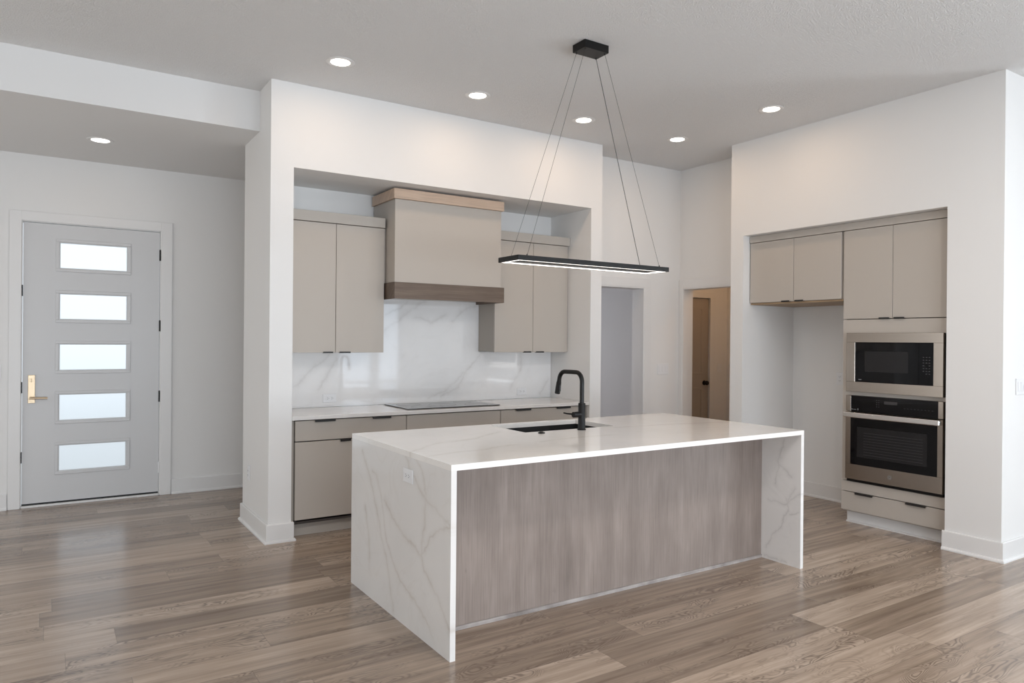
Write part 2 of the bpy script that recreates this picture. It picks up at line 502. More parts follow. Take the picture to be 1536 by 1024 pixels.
# ------------------------------------------------------------------ shell
H, HF = 3.38, 3.0746
YK, XC, XA, XB_, XE, ZA, YAB = 5.333, 1.346, 1.5134, 4.332, 4.465, 2.758, 5.985
S = dict(kind='structure')


def wall(name, mat, boxes, label, cat='wall'):
    m = MB()
    for b in boxes: m.box(*b)
    return m.obj(name, mat, None, label=label, cat=cat, kind='structure')


wall('floor', FLOOR, [(-3.35, 9.35, -4.75, 7.66, -0.12, 0.0)], 'grey brown wood plank floor running through kitchen and foyer', 'floor')
wall('ceiling', CEIL, [(-3.35, 9.35, -4.75, 7.66, H, H + 0.14)], 'high pale grey textured ceiling over kitchen and living area', 'ceiling')
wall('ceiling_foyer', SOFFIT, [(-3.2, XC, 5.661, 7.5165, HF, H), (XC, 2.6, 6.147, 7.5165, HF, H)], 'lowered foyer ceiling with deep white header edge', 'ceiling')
wall('wall_kitchen', WALL, [(XC, XA, YK, 6.147, 0, H), (XB_, XE, YK, 6.147, 0, H), (XA, XB_, YK, 6.147, ZA, H), (XA, XB_, YAB, 6.147, 0, ZA)],
     'white kitchen wall with recessed cabinet alcove and square end column')
DX0, DX1, DZ1 = -0.1906, 0.8776, 2.484
wall('wall_foyer', WALL, [(-3.2, DX0 - 0.03, 7.5165, 7.66, 0, H), (DX1 + 0.03, 5.86, 7.5165, 7.66, 0, H), (DX0 - 0.03, DX1 + 0.03, 7.5165, 7.66, DZ1 + 0.03, H)],
     'white foyer wall around the front door')
wall('wall_left', WALL, [(-3.35, -3.2, -4.75, 3.05, 0, H), (-3.35, -3.2, 6.75, 7.66, 0, H), (-3.35, -3.2, 3.05, 6.75, 0, 0.42), (-3.35, -3.2, 3.05, 6.75, 2.6, H)], 'white side wall of the living area')
wall('wall_foyer_side', WALL, [(2.6, 2.72, 6.147, 7.5165, 0, H)], 'white wall closing the foyer behind the column')
wall('wall_back', WALL, [(XE, 4.556, 5.655, 5.82, 0, H), (5.318, 5.86, 5.655, 5.82, 0, H), (4.556, 5.318, 5.655, 5.82, 2.066, H)],
     'white back wall beside the kitchen alcove with open pantry doorway')
wall('wall_corner', WALL, [(5.86, 5.995, 4.645, 4.84, 0, H), (5.86, 5.995, 5.602, 7.5165, 0, H), (5.86, 5.995, 4.84, 5.602, 2.077, H)],
     'white side wall in the corner with open hall doorway')
A0, A1, ZR, XR, XN = 2.671, 4.50, 2.496, 5.494, 6.26
wall('wall_right', WALL, [(XR, XN + .14, 2.30, A0, 0, H), (XR, XN + .14, A1, 4.645, 0, H), (XR, XN + .14, A0, A1, ZR, H), (XN, XN + .14, A0, A1, 0, ZR)],
     'white wall with alcove for refrigerator and oven cabinets')
wall('wall_right_return', WALL, [(XN + .14, 9.2, 2.30, 2.45, 0, H)], 'white wall turning the corner beyond the ovens')
wall('wall_hall', WALL, [(5.995, 6.60, 6.20, 6.32, 0, H), (6.95, 7.40, 6.20, 6.32, 0, H), (6.60, 6.95, 6.20, 6.32, 2.045, H), (6.60, 6.95, 6.25, 6.32, 0, 2.045), (7.27, 7.40, 4.645, 6.20, 0, H), (XN + .14, 7.40, 4.50, 4.645, 0, H)],
     'hall walls seen through the corner doorway')
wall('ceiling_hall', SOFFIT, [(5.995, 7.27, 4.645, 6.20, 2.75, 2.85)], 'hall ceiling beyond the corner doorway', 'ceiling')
# living-room walls behind the camera with windows
SW = [(-2.5, 4.4, 0.05, 2.60), (5.75, 6.66, 0.42, 2.5), (6.76, 7.40, 0.42, 2.5)]
bxs, xprev = [], -3.2
for (a, b, z0, z1) in SW:
    bxs += [(xprev, a, -4.75, -4.6, 0, H), (a, b, -4.75, -4.6, 0, z0), (a, b, -4.75, -4.6, z1, H)]
    xprev = b
bxs.append((xprev, 9.2, -4.75, -4.6, 0, H))
wall('wall_south', WALL, bxs, 'window wall of the living area')
wall('wall_east', WALL, [(9.2, 9.35, -4.75, -4.0, 0, H), (9.2, 9.35, -0.6, 2.45, 0, H), (9.2, 9.35, -4.0, -0.6, 0, 0.42), (9.2, 9.35, -4.0, -0.6, 2.6, H)], 'end wall of the living area with window')
for i, (a, b, z0, z1) in enumerate(SW + [(-4.0, -0.6, 0.42, 2.6), (3.05, 6.75, 0.42, 2.6)]):
    m = MB()
    fr = 0.055
    if i < 3:
        y0, y1 = -4.72, -4.63
        m.box(a, b, y0, y1, z0, z0 + fr).box(a, b, y0, y1, z1 - fr, z1)
        xs = [a + k * (b - a - fr) / 4 for k in range(5)] if b - a > 1.2 else [a, b - fr]
        for x in xs: m.box(x, x + fr, y0, y1, z0 + fr, z1 - fr)
        w = m.obj('window_%d' % (i + 1), TRIM, None, label='white framed living room window', cat='window', kind='structure')
        bx('pane', PANE, (a + fr / 2, b - fr / 2, -4.680, -4.676, z0 + fr / 2, z1 - fr / 2), w)
    else:
        x0, x1 = (9.23, 9.32) if i == 3 else (-3.32, -3.23)
        m.box(x0, x1, a, b, z0, z0 + fr).box(x0, x1, a, b, z1 - fr, z1)
        for y in (a, (a + b) / 2 - fr / 2, b - fr): m.box(x0, x1, y, y + fr, z0 + fr, z1 - fr)
        w = m.obj('window_%d' % (i + 1), TRIM, None, label='white framed side wall window', cat='window', kind='structure')
        bx('pane', PANE, (x0 + .043, x0 + .047, a + fr / 2, b - fr / 2, z0 + fr / 2, z1 - fr / 2), w)
wall('ground_outside', CONCRETE, [(-14, 20, 7.67, 24, -0.16, -0.06), (-14, 20, -20, -4.76, -0.16, -0.06), (9.36, 20, -4.76, 7.67, -0.16, -0.06), (-14, -3.36, -4.76, 7.67, -0.16, -0.06)], 'pale concrete ground outside', 'ground')

# baseboards with shoe moulding
BP = [(0, 0), (0.028, 0), (0.028, 0.010), (0.022, 0.020), (0.015, 0.022), (0.015, 0.132), (0.012, 0.138), (0, 0.138)]


def base(name, path, label):
    MB().sweep(path, BP).obj(name, TRIM, None, label=label, cat='baseboard', kind='structure')


g = 0.001
base('baseboard_column', [(XA + 0.002, YK + 0.03), (XA + 0.002, YK - g), (XC - g, YK - g), (XC - g, 6.147 + g), (2.6, 6.147 + g)][::-1], 'white baseboard around the square column')
base('baseboard_foyer', [(DX1 + 0.112, 7.5155), (2.6, 7.5155)], 'white baseboard between front door and column')
base('baseboard_foyer_left', [(-3.2, 7.5155), (DX0 - 0.105, 7.5155)], 'white baseboard on the latch side of the front door')
base('baseboard_kitchen', [(XE + g, 5.655), (XE + g, YK - g), (XB_, YK - g)][::-1], 'white baseboard on the alcove end pier')
base('baseboard_back', [(5.43, 5.654), (5.859, 5.654)], 'white baseboard on the corner back wall')
base('baseboard_right', [(XR - g, A0 + 0.012), (XR - g, 2.30 - g), (9.2, 2.30 - g)], 'white baseboard below the wall beside the ovens')
base('baseboard_right_rear', [(5.859, 4.646), (XR - g, 4.646), (XR - g, A1 - 0.001), (XN - 0.001, A1 - 0.001), (XN - 0.001, 3.56)], 'white baseboard around the empty refrigerator alcove')


def casing(name, boxes, label):
    m = MB()
    for b in boxes: m.box(*b, bev=0.002)
    m.obj(name, TRIM, None, label=label, cat='door trim', kind='structure')


casing('trim_1', [(5.318, 5.412, 5.637, 5.6545, 0, 2.066), (4.467, 5.412, 5.637, 5.6545, 2.066, 2.160), (5.306, 5.318, 5.640, 5.82, 0, 2.066), (4.556, 4.568, 5.640, 5.82, 0, 2.066), (4.568, 5.306, 5.640, 5.82, 2.054, 2.066)],
       'flat white casing around the pantry doorway')
casing('trim_2', [(5.842, 5.8595, 5.602, 5.653, 0, 2.172), (5.842, 5.8595, 4.746, 5.602, 2.077, 2.172), (5.842, 5.8595, 4.746, 4.84, 0, 2.077), (5.845, 5.995, 5.590, 5.602, 0, 2.077), (5.845, 5.995, 4.84, 4.852, 0, 2.077), (5.845, 5.995, 4.852, 5.59, 2.065, 2.077)],
       'flat white casing around the hall doorway')
casing('trim_3', [(-0.2907, DX0 - 0.012, 7.4985, 7.516, 0, 2.579), (DX1 + 0.012, 0.985, 7.4985, 7.516, 0, 2.579), (DX0 - 0.012, DX1 + 0.012, 7.4985, 7.516, DZ1 + 0.012, 2.579),
                  (DX0 - 0.029, DX0 - 0.005, 7.517, 7.64, 0, DZ1 + 0.028), (DX1 + 0.005, DX1 + 0.029, 7.517, 7.64, 0, DZ1 + 0.028), (DX0 - 0.005, DX1 + 0.005, 7.517, 7.64, DZ1 + 0.005, DZ1 + 0.028),
                  (DX0 - 0.005, DX1 + 0.005, 7.505, 7.64, 0.0, 0.018)],
       'white casing and sill around the front door')
casing('trim_4', [(6.945, 7.04, 6.182, 6.199, 0, 2.04), (6.52, 7.04, 6.182, 6.199, 2.04, 2.11)], 'flat casing around the hall closet door')

# ------------------------------------------------------------------ front door
fd = empty('door_1', (0.343, 7.53, 0.02), 'white front door with five frosted glass lites', 'front door', kind='structure')
LX0, LX1 = 0.075, 0.611
LZ = [(2.095, 2.331), (1.643, 1.877), (1.190, 1.429), (0.744, 0.982), (0.296, 0.532)]
DY0, DY1 = 7.522, 7.566
m = MB()
m.box(DX0, LX0, DY0, DY1, 0.034, DZ1).box(LX1, DX1, DY0, DY1, 0.034, DZ1)
zs = [0.034] + [v for z in LZ[::-1] for v in z] + [DZ1]
for a, b in zip(zs[::2], zs[1::2]): m.box(LX0, LX1, DY0, DY1, a, b)
m.obj('door_slab', DOORW, fd)
for z0, z1 in LZ:
    m = MB()
    w, t = 0.027, 0.008
    for (a, b, c, d) in ((LX0 - w, LX1 + w, z0 - w, z0), (LX0 - w, LX1 + w, z1, z1 + w), (LX0 - w, LX0, z0, z1), (LX1, LX1 + w, z0, z1)):
        m.box(a, b, DY0 - t, DY0 - 0.0005, c, d, bev=0.003)
    for (a, b, c, d) in ((LX0, LX1, z0, z0 + .008), (LX0, LX1, z1 - .008, z1), (LX0, LX0 + .008, z0 + .008, z1 - .008), (LX1 - .008, LX1, z0 + .008, z1 - .008)):
        m.box(a, b, DY0 - 0.002, DY0 + 0.03, c, d)
    f = m.obj('lite_frame', DOORW, fd)
    bx('pane', FROST, (LX0 + .006, LX1 - .006, DY0 + 0.014, DY0 + 0.024, z0 + .006, z1 - .006), f)
for i, z in enumerate((2.267, 1.60, 0.934, 0.26)):
    m = MB().cyl((DX1 + 0.004, 7.5185, z - 0.05), (DX1 + 0.004, 7.5185, z + 0.05), 0.007, n=12)
    m.cyl((DX1 + 0.004, 7.5185, z + 0.05), (DX1 + 0.004, 7.5185, z + 0.056), 0.005, n=12)
    o = m.obj('hinge', BLACK if i < 3 else PLATE, fd, smooth=True)
    if i == 3: o['label'] = 'white hinge'
for z in (1.89, 1.047, 0.439):
    bx('strike_plate', BLACK, (DX0 - 0.010, DX0 - 0.001, 7.517, 7.540, z - 0.048, z + 0.048), fd)
bx('door_sweep', BLACK, (DX0, DX1, 7.524, 7.56, 0.019, 0.0335), fd)
h = bx('handle_plate', BRASS, (-0.150, -0.098, 7.513, 7.5215, 0.910, 1.155), fd, bev=0.002, label='brass escutcheon plate')
m = MB().cyl((-0.127, 7.513, 0.955), (-0.127, 7.470, 0.955), 0.011, n=16)
m.tube([(-0.138, 7.470, 0.955), (-0.06, 7.468, 0.955), (-0.006, 7.468, 0.953)], 0.0095, 14)
m.obj('lever', BRASS, h, smooth=True)
m = MB().cyl((-0.124, 7.513, 1.108), (-0.124, 7.504, 1.108), 0.017, n=20)
m.box(-0.128, -0.120, 7.492, 7.504, 1.094, 1.122, bev=0.002)
m.obj('thumb_turn', BRASS, h, smooth=True)

# hall door beyond the corner doorway
hd = empty('door_2', (6.81, 6.23, 0), 'brownish two-panel door standing in the dim hall', 'door', kind='structure')
m = MB()
x0, x1 = 6.605, 6.944
m.box(x0, x1, 6.215, 6.245, 0.01, 2.035)
for (a, b) in ((0.12, 0.93), (1.09, 1.93)):
    m.box(6.64, 6.845, 6.209, 6.2145, a, a + 0.03, bev=0.002).box(6.64, 6.845, 6.209, 6.2145, b - 0.03, b, bev=0.002).box(6.815, 6.845, 6.209, 6.2145, a + .03, b - .03, bev=0.002)
m.obj('door_slab', BACKROOM_DOOR, hd)
MB().lathe([(0, .066), (.02, .064), (.028, .052), (.028, .042), (.018, .030), (.012, .022), (.012, .008), (.030, .006), (.030, 0), (0, 0)], (6.875, 6.2145, 0.985), 'Y', 24).obj('knob', BLACK, hd, smooth=True)

# ------------------------------------------------------------------ cabinets in the alcove


def base_pull(parent, x0, x1, y, ztop):
    """slim black edge pull lipped over the top of a front whose face is at y"""
    MB().box(x0, x1, y - 0.016, y + 0.004, ztop + 0.001, ztop + 0.0045, bev=0.0008).box(x0, x1, y - 0.018, y - 0.0145, ztop - 0.012, ztop + 0.0045, bev=0.0008).obj('handle', BLACKP, parent)


def base_cabinet(x0, x1, label, pulls, false_front=False):
    r = empty('base_cabinet', ((x0 + x1) / 2, 5.66, 0), label, 'base cabinet', 'base cabinets under the alcove counter')
    yf, yb = 5.360, 5.380
    m = MB()
    m.box(x0, x0 + .018, yb + .002, 5.955, 0.10, 0.882).box(x1 - .018, x1, yb + .002, 5.955, 0.10, 0.882)
    m.box(x0 + .018, x1 - .018, yb + .002, 5.955, 0.10, 0.118).box(x0 + .018, x1 - .018, 5.94, 5.955, .118, .882).box(x0 + .018, x1 - .018, yb + .002, yb + .04, .862, .882)
    m.box(x0 + .018, x1 - .018, yb + .002, yb + .018, .70, .735)
    m.obj('carcass', DARKGAP, r)
    bx('toe_kick', GREIGE, (x0, x1, 5.44, 5.456, 0, 0.0995), r)
    d = bx('drawer', GREIGE, (x0 + .002, x1 - .002, yf, yb, 0.724, 0.876), r, bev=0.0015)
    for a, b in pulls: base_pull(d, a, b, yf, 0.876)
    xm = (x0 + x1) / 2
    for a, b, s in ((x0 + .002, xm - .0015, 1), (xm + .0015, x1 - .002, -1)):
        dd = bx('door', GREIGE, (a, b, yf, yb, 0.135, 0.716), r, bev=0.0015)
        if s > 0: base_pull(dd, b - 0.105, b - 0.02, yf, 0.716)
        else: base_pull(dd, a + 0.02, a + 0.105, yf, 0.716)
    return r


c1 = base_cabinet(1.545, 2.448, 'greige base cabinet next to the square column, wide drawer over doors', [(1.691, 1.851), (2.152, 2.308)])
bx('filler_strip', GREIGE_IN, (1.517, 1.5445, 5.385, 5.40, 0.0, 0.882), c1)
base_cabinet(2.450, 3.350, 'greige base cabinet directly under the black cooktop, plain front without pulls', [])
c3 = base_cabinet(3.352, 4.300, 'greige base cabinet past the cooktop, partly behind the black faucet', [(3.503, 3.667), (3.955, 4.115)])
bx('filler_strip', GREIGE_IN, (4.3005, 4.329, 5.385, 5.40, 0.0, 0.882), c3)
bx('countertop', M_CTR, (1.516, 4.329, 5.338, 5.962, 0.884, 0.914), None, bev=0.002, label='white quartz countertop along the alcove under the backsplash', cat='countertop')
MB().box(1.516, 4.329, 5.965, 5.983, 0.915, 1.379).box(2.37, 3.474, 5.965, 5.983, 1.379, 1.97).obj('backsplash', M_BACK, None, label='full-height white marbled backsplash slab behind the cooktop', cat='backsplash')

# cooktop
ck = empty('cooktop', (2.93, 5.667, 0.915), 'flat black glass electric cooktop set on the alcove counter', 'cooktop')
bx('glass_top', COOK, (2.487, 3.378, 5.415, 5.915, 0.9150, 0.9215), ck, bev=0.0015)
for (x, y, r) in ((2.66, 5.53, .085), (2.66, 5.79, .105), (2.93, 5.66, .12), (3.20, 5.79, .085), (3.20, 5.53, .105)):
    MB().lathe([(r - .002, .0002), (r - .002, .0006), (r, .0006), (r, .0002)], (x, y, 0.9213), n=48).obj('burner_ring', MARKD, ck)

# range hood
rh = empty('range_hood', (2.91, 5.73, 1.83), 'greige box range hood with oak crown and dark wood band', 'range hood')
yh = 5.50
bx('hood_body', GREIGE, (2.394, 3.427, yh, 5.962, 1.968, 2.656), rh, bev=0.0015)
m = MB().box(2.378, 3.447, yh - .018, 5.962, 2.657, 2.740, bev=0.0015)
m.obj('crown_board', CROWNW, rh, label='light oak crown board')
m = MB()
m.box(2.388, 3.455, yh - .015, yh + .006, 1.831, 1.9672, bev=0.001)
m.box(2.388, 2.408, yh + .0065, 5.962, 1.831, 1.9672, bev=0.001)
m.box(3.435, 3.455, yh + .0065, 5.962, 1.831, 1.9672, bev=0.001)
m.obj('lower_band', BANDW, rh, label='dark stained wood band')
bx('insert_filter', STEEL, (2.41, 3.433, yh + .008, 5.96, 1.850, 1.862), rh)


def upper_cabinet(x0, x1, xg, label, fill, pulls):
    r = empty('wall_cabinet', ((x0 + x1) / 2, 5.82, 1.38), label, 'wall cabinet', 'tall wall cabinets beside the range hood')
    yf, yb, z0, z1 = 5.668, 5.688, 1.382, 2.425
    bx('carcass', GREIGE_IN, (x0, x1, yb + .002, 5.962, z0 + .004, 2.428), r)
    for a, b in ((x0, xg - .0018), (xg + .0018, x1)):
        d = bx('door', GREIGE, (a, b, yf, yb, z0, z1), r, bev=0.0015)
        pa, pb = (pulls[0] if a == x0 else pulls[1])
        MB().box(pa, pb, yf - .015, yf + .006, z0 - .0045, z0 - .001, bev=.0008).box(pa, pb, yf - .017, yf - .0138, z0 - .0045, z0 + .008, bev=.0008).obj('handle', BLACKP, d)
    bx('crown_board', GREIGE, (fill[0], fill[1], yf - .012, 5.962, 2.4295, 2.512), r, bev=0.0015)
    if fill[2]: bx('filler_strip', GREIGE, (fill[2][0], fill[2][1], yf + .02, yf + .036, fill[2][2], 2.428), r)
    return r


u1 = upper_cabinet(1.546, 2.372, 1.956, 'two-door greige wall cabinet between the square column and the range hood', (1.517, 2.3765, (1.517, 1.5455, 1.385)), [(1.850, 1.932), (1.985, 2.078)])
bx('filler_strip', GREIGE, (2.3725, 2.3915, 5.695, 5.711, 1.97, 2.428), u1)
upper_cabinet(3.468, 4.297, 3.899, 'two-door greige wall cabinet on the far side of the range hood, behind the pendant', (3.4585, 4.329, (4.2975, 4.329, 1.385)), [(3.786, 3.872), (3.928, 4.022)])

# ------------------------------------------------------------------ oven wall
XF, XFB = 5.585, 5.605
tc = empty('oven_cabinet', (5.92, 3.11, 0), 'tall greige built-in cabinet holding microwave and wall oven', 'oven cabinet')
Y0, Y1 = 2.675, 3.536
m = MB()
m.box(XFB + .002, 6.25, Y0, Y0 + .018, .10, 2.428).box(XFB + .002, 6.25, Y1 - .018, Y1, .10, 2.428).box(6.235, 6.25, Y0 + .018, Y1 - .018, .10, 2.428)
m.box(XFB + .002, 6.235, Y0 + .018, Y1 - .018, .10, .118).box(XFB + .002, 6.235, Y0 + .018, Y1 - .018, .325, .343)
m.box(XFB + .002, 6.235, Y0 + .018, Y1 - .018, 1.070, 1.088).box(XFB + .002, 6.235, Y0 + .018, Y1 - .018, 1.60, 1.618).box(XFB + .002, 6.235, Y0 + .018, Y1 - .018, 2.41, 2.428)
m.obj('carcass', GREIGE_IN, tc)
bx('rail', GREIGE, (XF, XFB, Y0, Y1, 1.578, 1.688), tc)
bx('rail', GREIGE, (XF, XFB, Y0, Y1, 1.066, 1.096), tc)
bx('stile', GREIGE, (XF, XFB, 3.490, Y1, 0.357, 1.0655), tc)
bx('stile', GREIGE, (XF, XFB, 3.490, Y1, 1.0965, 1.5775), tc)
bx('lower_panel', GREIGE, (XF, XFB, Y0, Y1 + .004, 0.268, 0.352), tc, bev=.001)
dr = bx('drawer', GREIGE, (XF, XFB, Y0, Y1 + .006, 0.110, 0.262), tc, bev=0.0015)
for a, b in ((2.846, 3.000), (3.262, 3.414)):
    MB().box(XF - .016, XF + .004, a, b, .2625, .2655, bev=.0008).box(XF - .018, XF - .0145, a, b, .252, .2655, bev=.0008).obj('handle', BLACKP, dr)
for a, b, pa, pb in ((Y0, 3.1205, 3.020, 3.105), (3.1245, Y1, 3.140, 3.225)):
    d = bx('door', GREIGE, (XF, XFB, a, b, 1.694, 2.428), tc, bev=0.0015)
    MB().box(XF - .015, XF + .006, pa, pb, 1.6895, 1.693, bev=.0008).box(XF - .017, XF - .0138, pa, pb, 1.6895, 1.702, bev=.0008).obj('handle', BLACKP, d)
bx('crown_board', GREIGE, (XF - .004, XFB, Y0, 3.540, 2.4325, 2.493), tc)
m = MB().box(5.655, 5.67, Y0, Y1 - .006, 0, 0.0985).box(5.640, 5.6545, Y0, Y1 - .006, 0, 0.012)
m.obj('toe_kick', TRIM, tc)

fc = empty('refrigerator_cabinet', (5.92, 4.02, 1.85), 'short two-door greige cabinet over the empty refrigerator space', 'wall cabinet')
bx('carcass', GREIGE_IN, (XFB + .002, 6.25, 3.548, 4.492, 1.864, 2.428), fc)
bx('underside_panel', SHADE_BROWN, (XFB - .004, 6.25, 3.548, 4.492, 1.848, 1.8635), fc)
for a, b, pa, pb in ((3.560, 4.0165, 3.910, 3.998), (4.0205, 4.490, 4.050, 4.135)):
    d = bx('door', GREIGE, (XF, XFB, a, b, 1.866, 2.428), fc, bev=0.0015)
    MB().box(XF - .015, XF + .006, pa, pb, 1.8615, 1.865, bev=.0008).box(XF - .017, XF - .0138, pa, pb, 1.8615, 1.874, bev=.0008).obj('handle', BLACKP, d)
bx('crown_board', GREIGE, (XF - .004, XFB, 3.5405, 4.496, 2.4325, 2.493), fc)

# microwave
XM = 5.552
mw = empty('microwave', (5.8, 3.10, 1.10), 'built-in microwave with wide stainless trim above the oven', 'microwave')
m = MB()
for (a, b, c, d) in ((2.719, 3.487, 1.097, 1.179), (2.719, 3.487, 1.502, 1.5775), (2.719, 2.790, 1.179, 1.502), (3.411, 3.487, 1.179, 1.502)):
    m.box(XM, XM + .030, a, b, c, d, bev=.0012)
m.obj('trim_frame', STEEL, mw)
bx('body', BLACK, (XF + .022, 6.10, 2.740, 3.470, 1.10, 1.572), mw)
dp = bx('door_glass', BGLASS, (XM + .010, XF + .020, 2.9035, 3.4105, 1.180, 1.5015), mw)
bx('window', WINGLASS, (XM + .0085, XM + .0098, 2.981, 3.332, 1.265, 1.430), dp)
bx('label_mark', MARK, (XM + .0092, XM + .0098, 3.358, 3.385, 1.197, 1.201), dp)
kp = bx('control_panel', BGLASS, (XM + .010, XF + .020, 2.7905, 2.9015, 1.180, 1.5015), mw)
m = MB()
for r in range(7):
    for c in range(3):
        if (r, c) in ((3, 1), (0, 2)): continue
        m.box(XM + .0090, XM + .0098, 2.818 + c * .022, 2.828 + c * .022, 1.262 + r * .021, 1.268 + r * .021)
m.obj('keypad_print', MARKD, kp)

# wall oven
ov = empty('wall_oven', (5.8, 3.10, 0.36), 'single stainless wall oven with bar handle under the microwave', 'wall oven')
bx('body', BLACK, (XF + .022, 6.10, 2.738, 3.470, 0.366, 1.060), ov)
for ya, yb_ in ((2.719, 2.7545), (3.4445, 3.487)): bx('panel_trim', STEEL, (XM + .004, XF + .020, ya, yb_, 0.937, 1.0645), ov, bev=.001)
cp = bx('control_panel', BGLASS, (XM + .004, XF + .020, 2.755, 3.444, 0.937, 1.0645), ov)
bx('display', DISPLAY, (XM + .0030, XM + .0038, 3.060, 3.165, 1.012, 1.036), cp)
m = MB()
for r in range(4):
    for c in range(2): m.box(XM + .0031, XM + .0038, 3.205 + c * .018, 3.211 + c * .018, 0.985 + r * .017, 0.990 + r * .017)
m.obj('key_print', MARKD, cp)
m = MB()
for k in range(9):
    m.box(XM + .0031, XM + .0038, 2.79 + k * .026, 2.80 + k * .026, 0.990, 0.993)
m.obj('touch_print', MARKD, cp)
m = MB()
m.box(XM + .0031, XM + .0038, 3.428, 3.436, 0.950, 0.957).box(XM + .0031, XM + .0038, 3.398, 3.420, 0.951, 0.954).box(XM + .0031, XM + .0038, 3.380, 3.386, 0.947, 0.962)
m.obj('label_mark', MARK, cp)
m = MB()
for (a, b, c, d) in ((2.719, 3.487, 0.380, 0.503), (2.719, 2.757, 0.503, 0.931), (3.443, 3.487, 0.503, 0.931), (2.757, 3.443, 0.880, 0.931)):
    m.box(XM, XF + .018, a, b, c, d, bev=.001)
dpn = m.obj('oven_door', STEEL, ov)
gl = bx('door_glass', BGLASS, (XM - .001, XF + .016, 2.7575, 3.4425, 0.5035, 0.9305), dpn)
bx('window', WINGLASS, (XM - .0022, XM - .0012, 2.829, 3.385, 0.567, 0.812), dpn)
m = MB()
for k in range(9): m.box(XM - .0026, XM - .0021, 2.86, 3.33, 0.59 + k * .022, 0.592 + k * .022)
m.obj('rack_wires', MARKD, dpn, label='faint oven rack wires')
m = MB()
m.box(XM - .052, XM - .036, 2.722, 3.482, 0.889, 0.930, bev=.006, seg=3)
m.box(XM - .037, XM - .0005, 2.724, 2.742, 0.893, 0.926, bev=.003).box(XM - .037, XM - .0005, 3.462, 3.480, 0.893, 0.926, bev=.003)
m.obj('handle', STEELH, ov, label='polished bar handle')
m = MB()
m.cyl((XM - .0008, 3.112, 0.443), (XM - .0035, 3.112, 0.443), 0.017, n=32)
bdg = m.obj('badge', CHROME, ov, smooth=True, label='round chrome badge')
m = MB()
pts = [(XM - .0040, 3.112 + .0125 * cos(t), 0.443 + .0125 * sin(t)) for t in [2 * pi * k / 32 for k in range(33)]]
m.tube(pts, .0010, 6)
for sy in (-1, 1):
    pts = [(XM - .0040, 3.112 + sy * (.0045 + .0035 * cos(t)), 0.443 + .0055 * sin(t)) for t in [0.4 + 5.4 * k / 20 for k in range(21)]]
    m.tube(pts, .0008, 6)
m.obj('badge_script', BLACK, ov, smooth=True)
bx('vent_gap', BLACK, (XF - .015, XF + .018, 2.722, 3.484, 0.357, 0.3775), ov)

# ------------------------------------------------------------------ island
IX0, IX1, IY0, IY1, IZ = 1.5686, 4.207, 2.936, 4.229, 0.914
T = 0.029
it = empty('waterfall_countertop', ((IX0 + IX1) / 2, (IY0 + IY1) / 2, 0), 'white veined quartz island top with waterfall ends', 'countertop')
SX0, SX1, SY0, SY1 = 2.524, 3.259, 3.742, 4.195 - .02
m = MB()
zt = IZ - T
m.box(IX0, SX0, IY0, IY1, zt, IZ).box(SX1, IX1, IY0, IY1, zt, IZ).box(SX0, SX1, IY0, SY0, zt, IZ).box(SX0, SX1, SY1, IY1, zt, IZ)
bmesh.ops.remove_doubles(m.b, verts=m.b.verts, dist=1e-5)
m.obj('top_slab', M_TOP, it)
bx('end_panel', M_LEFT, (IX0, IX0 + T, IY0, IY1, 0, zt - .0003), it)
bx('end_panel', M_RIGHT, (IX1 - T, IX1, IY0, IY1, 0, zt - .0003), it, label='end panel with grey cracks in the stone')

ic = empty('island_cabinet', ((IX0 + IX1) / 2, 3.72, 0), 'island base with grey-stained wood back panel under the overhang', 'island cabinet')
a, b = IX0 + T + .001, IX1 - T - .001
bx('back_panel', PANELW, (a, b, 3.245, 3.263, 0.0215, zt - .001), ic)
bx('base_strip', STRIPM, (a, b, 3.237, 3.263, 0.0, 0.021), ic, bev=.001, label='thin mottled strip at the floor')
m = MB().box(a, a + .018, 3.265, 4.185, .10, zt - .002).box(b - .018, b, 3.265, 4.185, .10, zt - .002).box(a + .018, b - .018, 3.265, 4.185, .10, .118)
m.obj('carcass', GREIGE_IN, ic)
for k in range(4):
    w = (b - a) / 4
    bx('door', GREIGE, (a + k * w + .002, a + (k + 1) * w - .002, 4.187, 4.207, .135, zt - .006), ic, bev=.0015)
bx('toe_kick', GREIGE_IN, (a, b, 4.12, 4.136, 0, .099), ic)

sk = empty('kitchen_sink', (2.89, 3.96, 0.66), 'black undermount sink cut into the island top', 'sink')
m = MB()
q = 0.006
m.box(SX0 - .02, SX1 + .02, SY0 - .02, SY1 + .02, 0.66, 0.668)
m.box(SX0 - .02, SX0 - q, SY0 - .02, SY1 + .02, .668, zt - .001).box(SX1 + q, SX1 + .02, SY0 - .02, SY1 + .02, .668, zt - .001)
m.box(SX0 - q, SX1 + q, SY0 - .02, SY0 - q, .668, zt - .001).box(SX0 - q, SX1 + q, SY1 + q, SY1 + .02, .668, zt - .001)
m.obj('basin', SINKM, sk)
MB().lathe([(0, .001), (.03, .001), (.045, .004), (.055, .004), (.055, 0), (0, 0)], (2.89, 3.96, .668)).obj('drain', CHROME, sk, smooth=True)

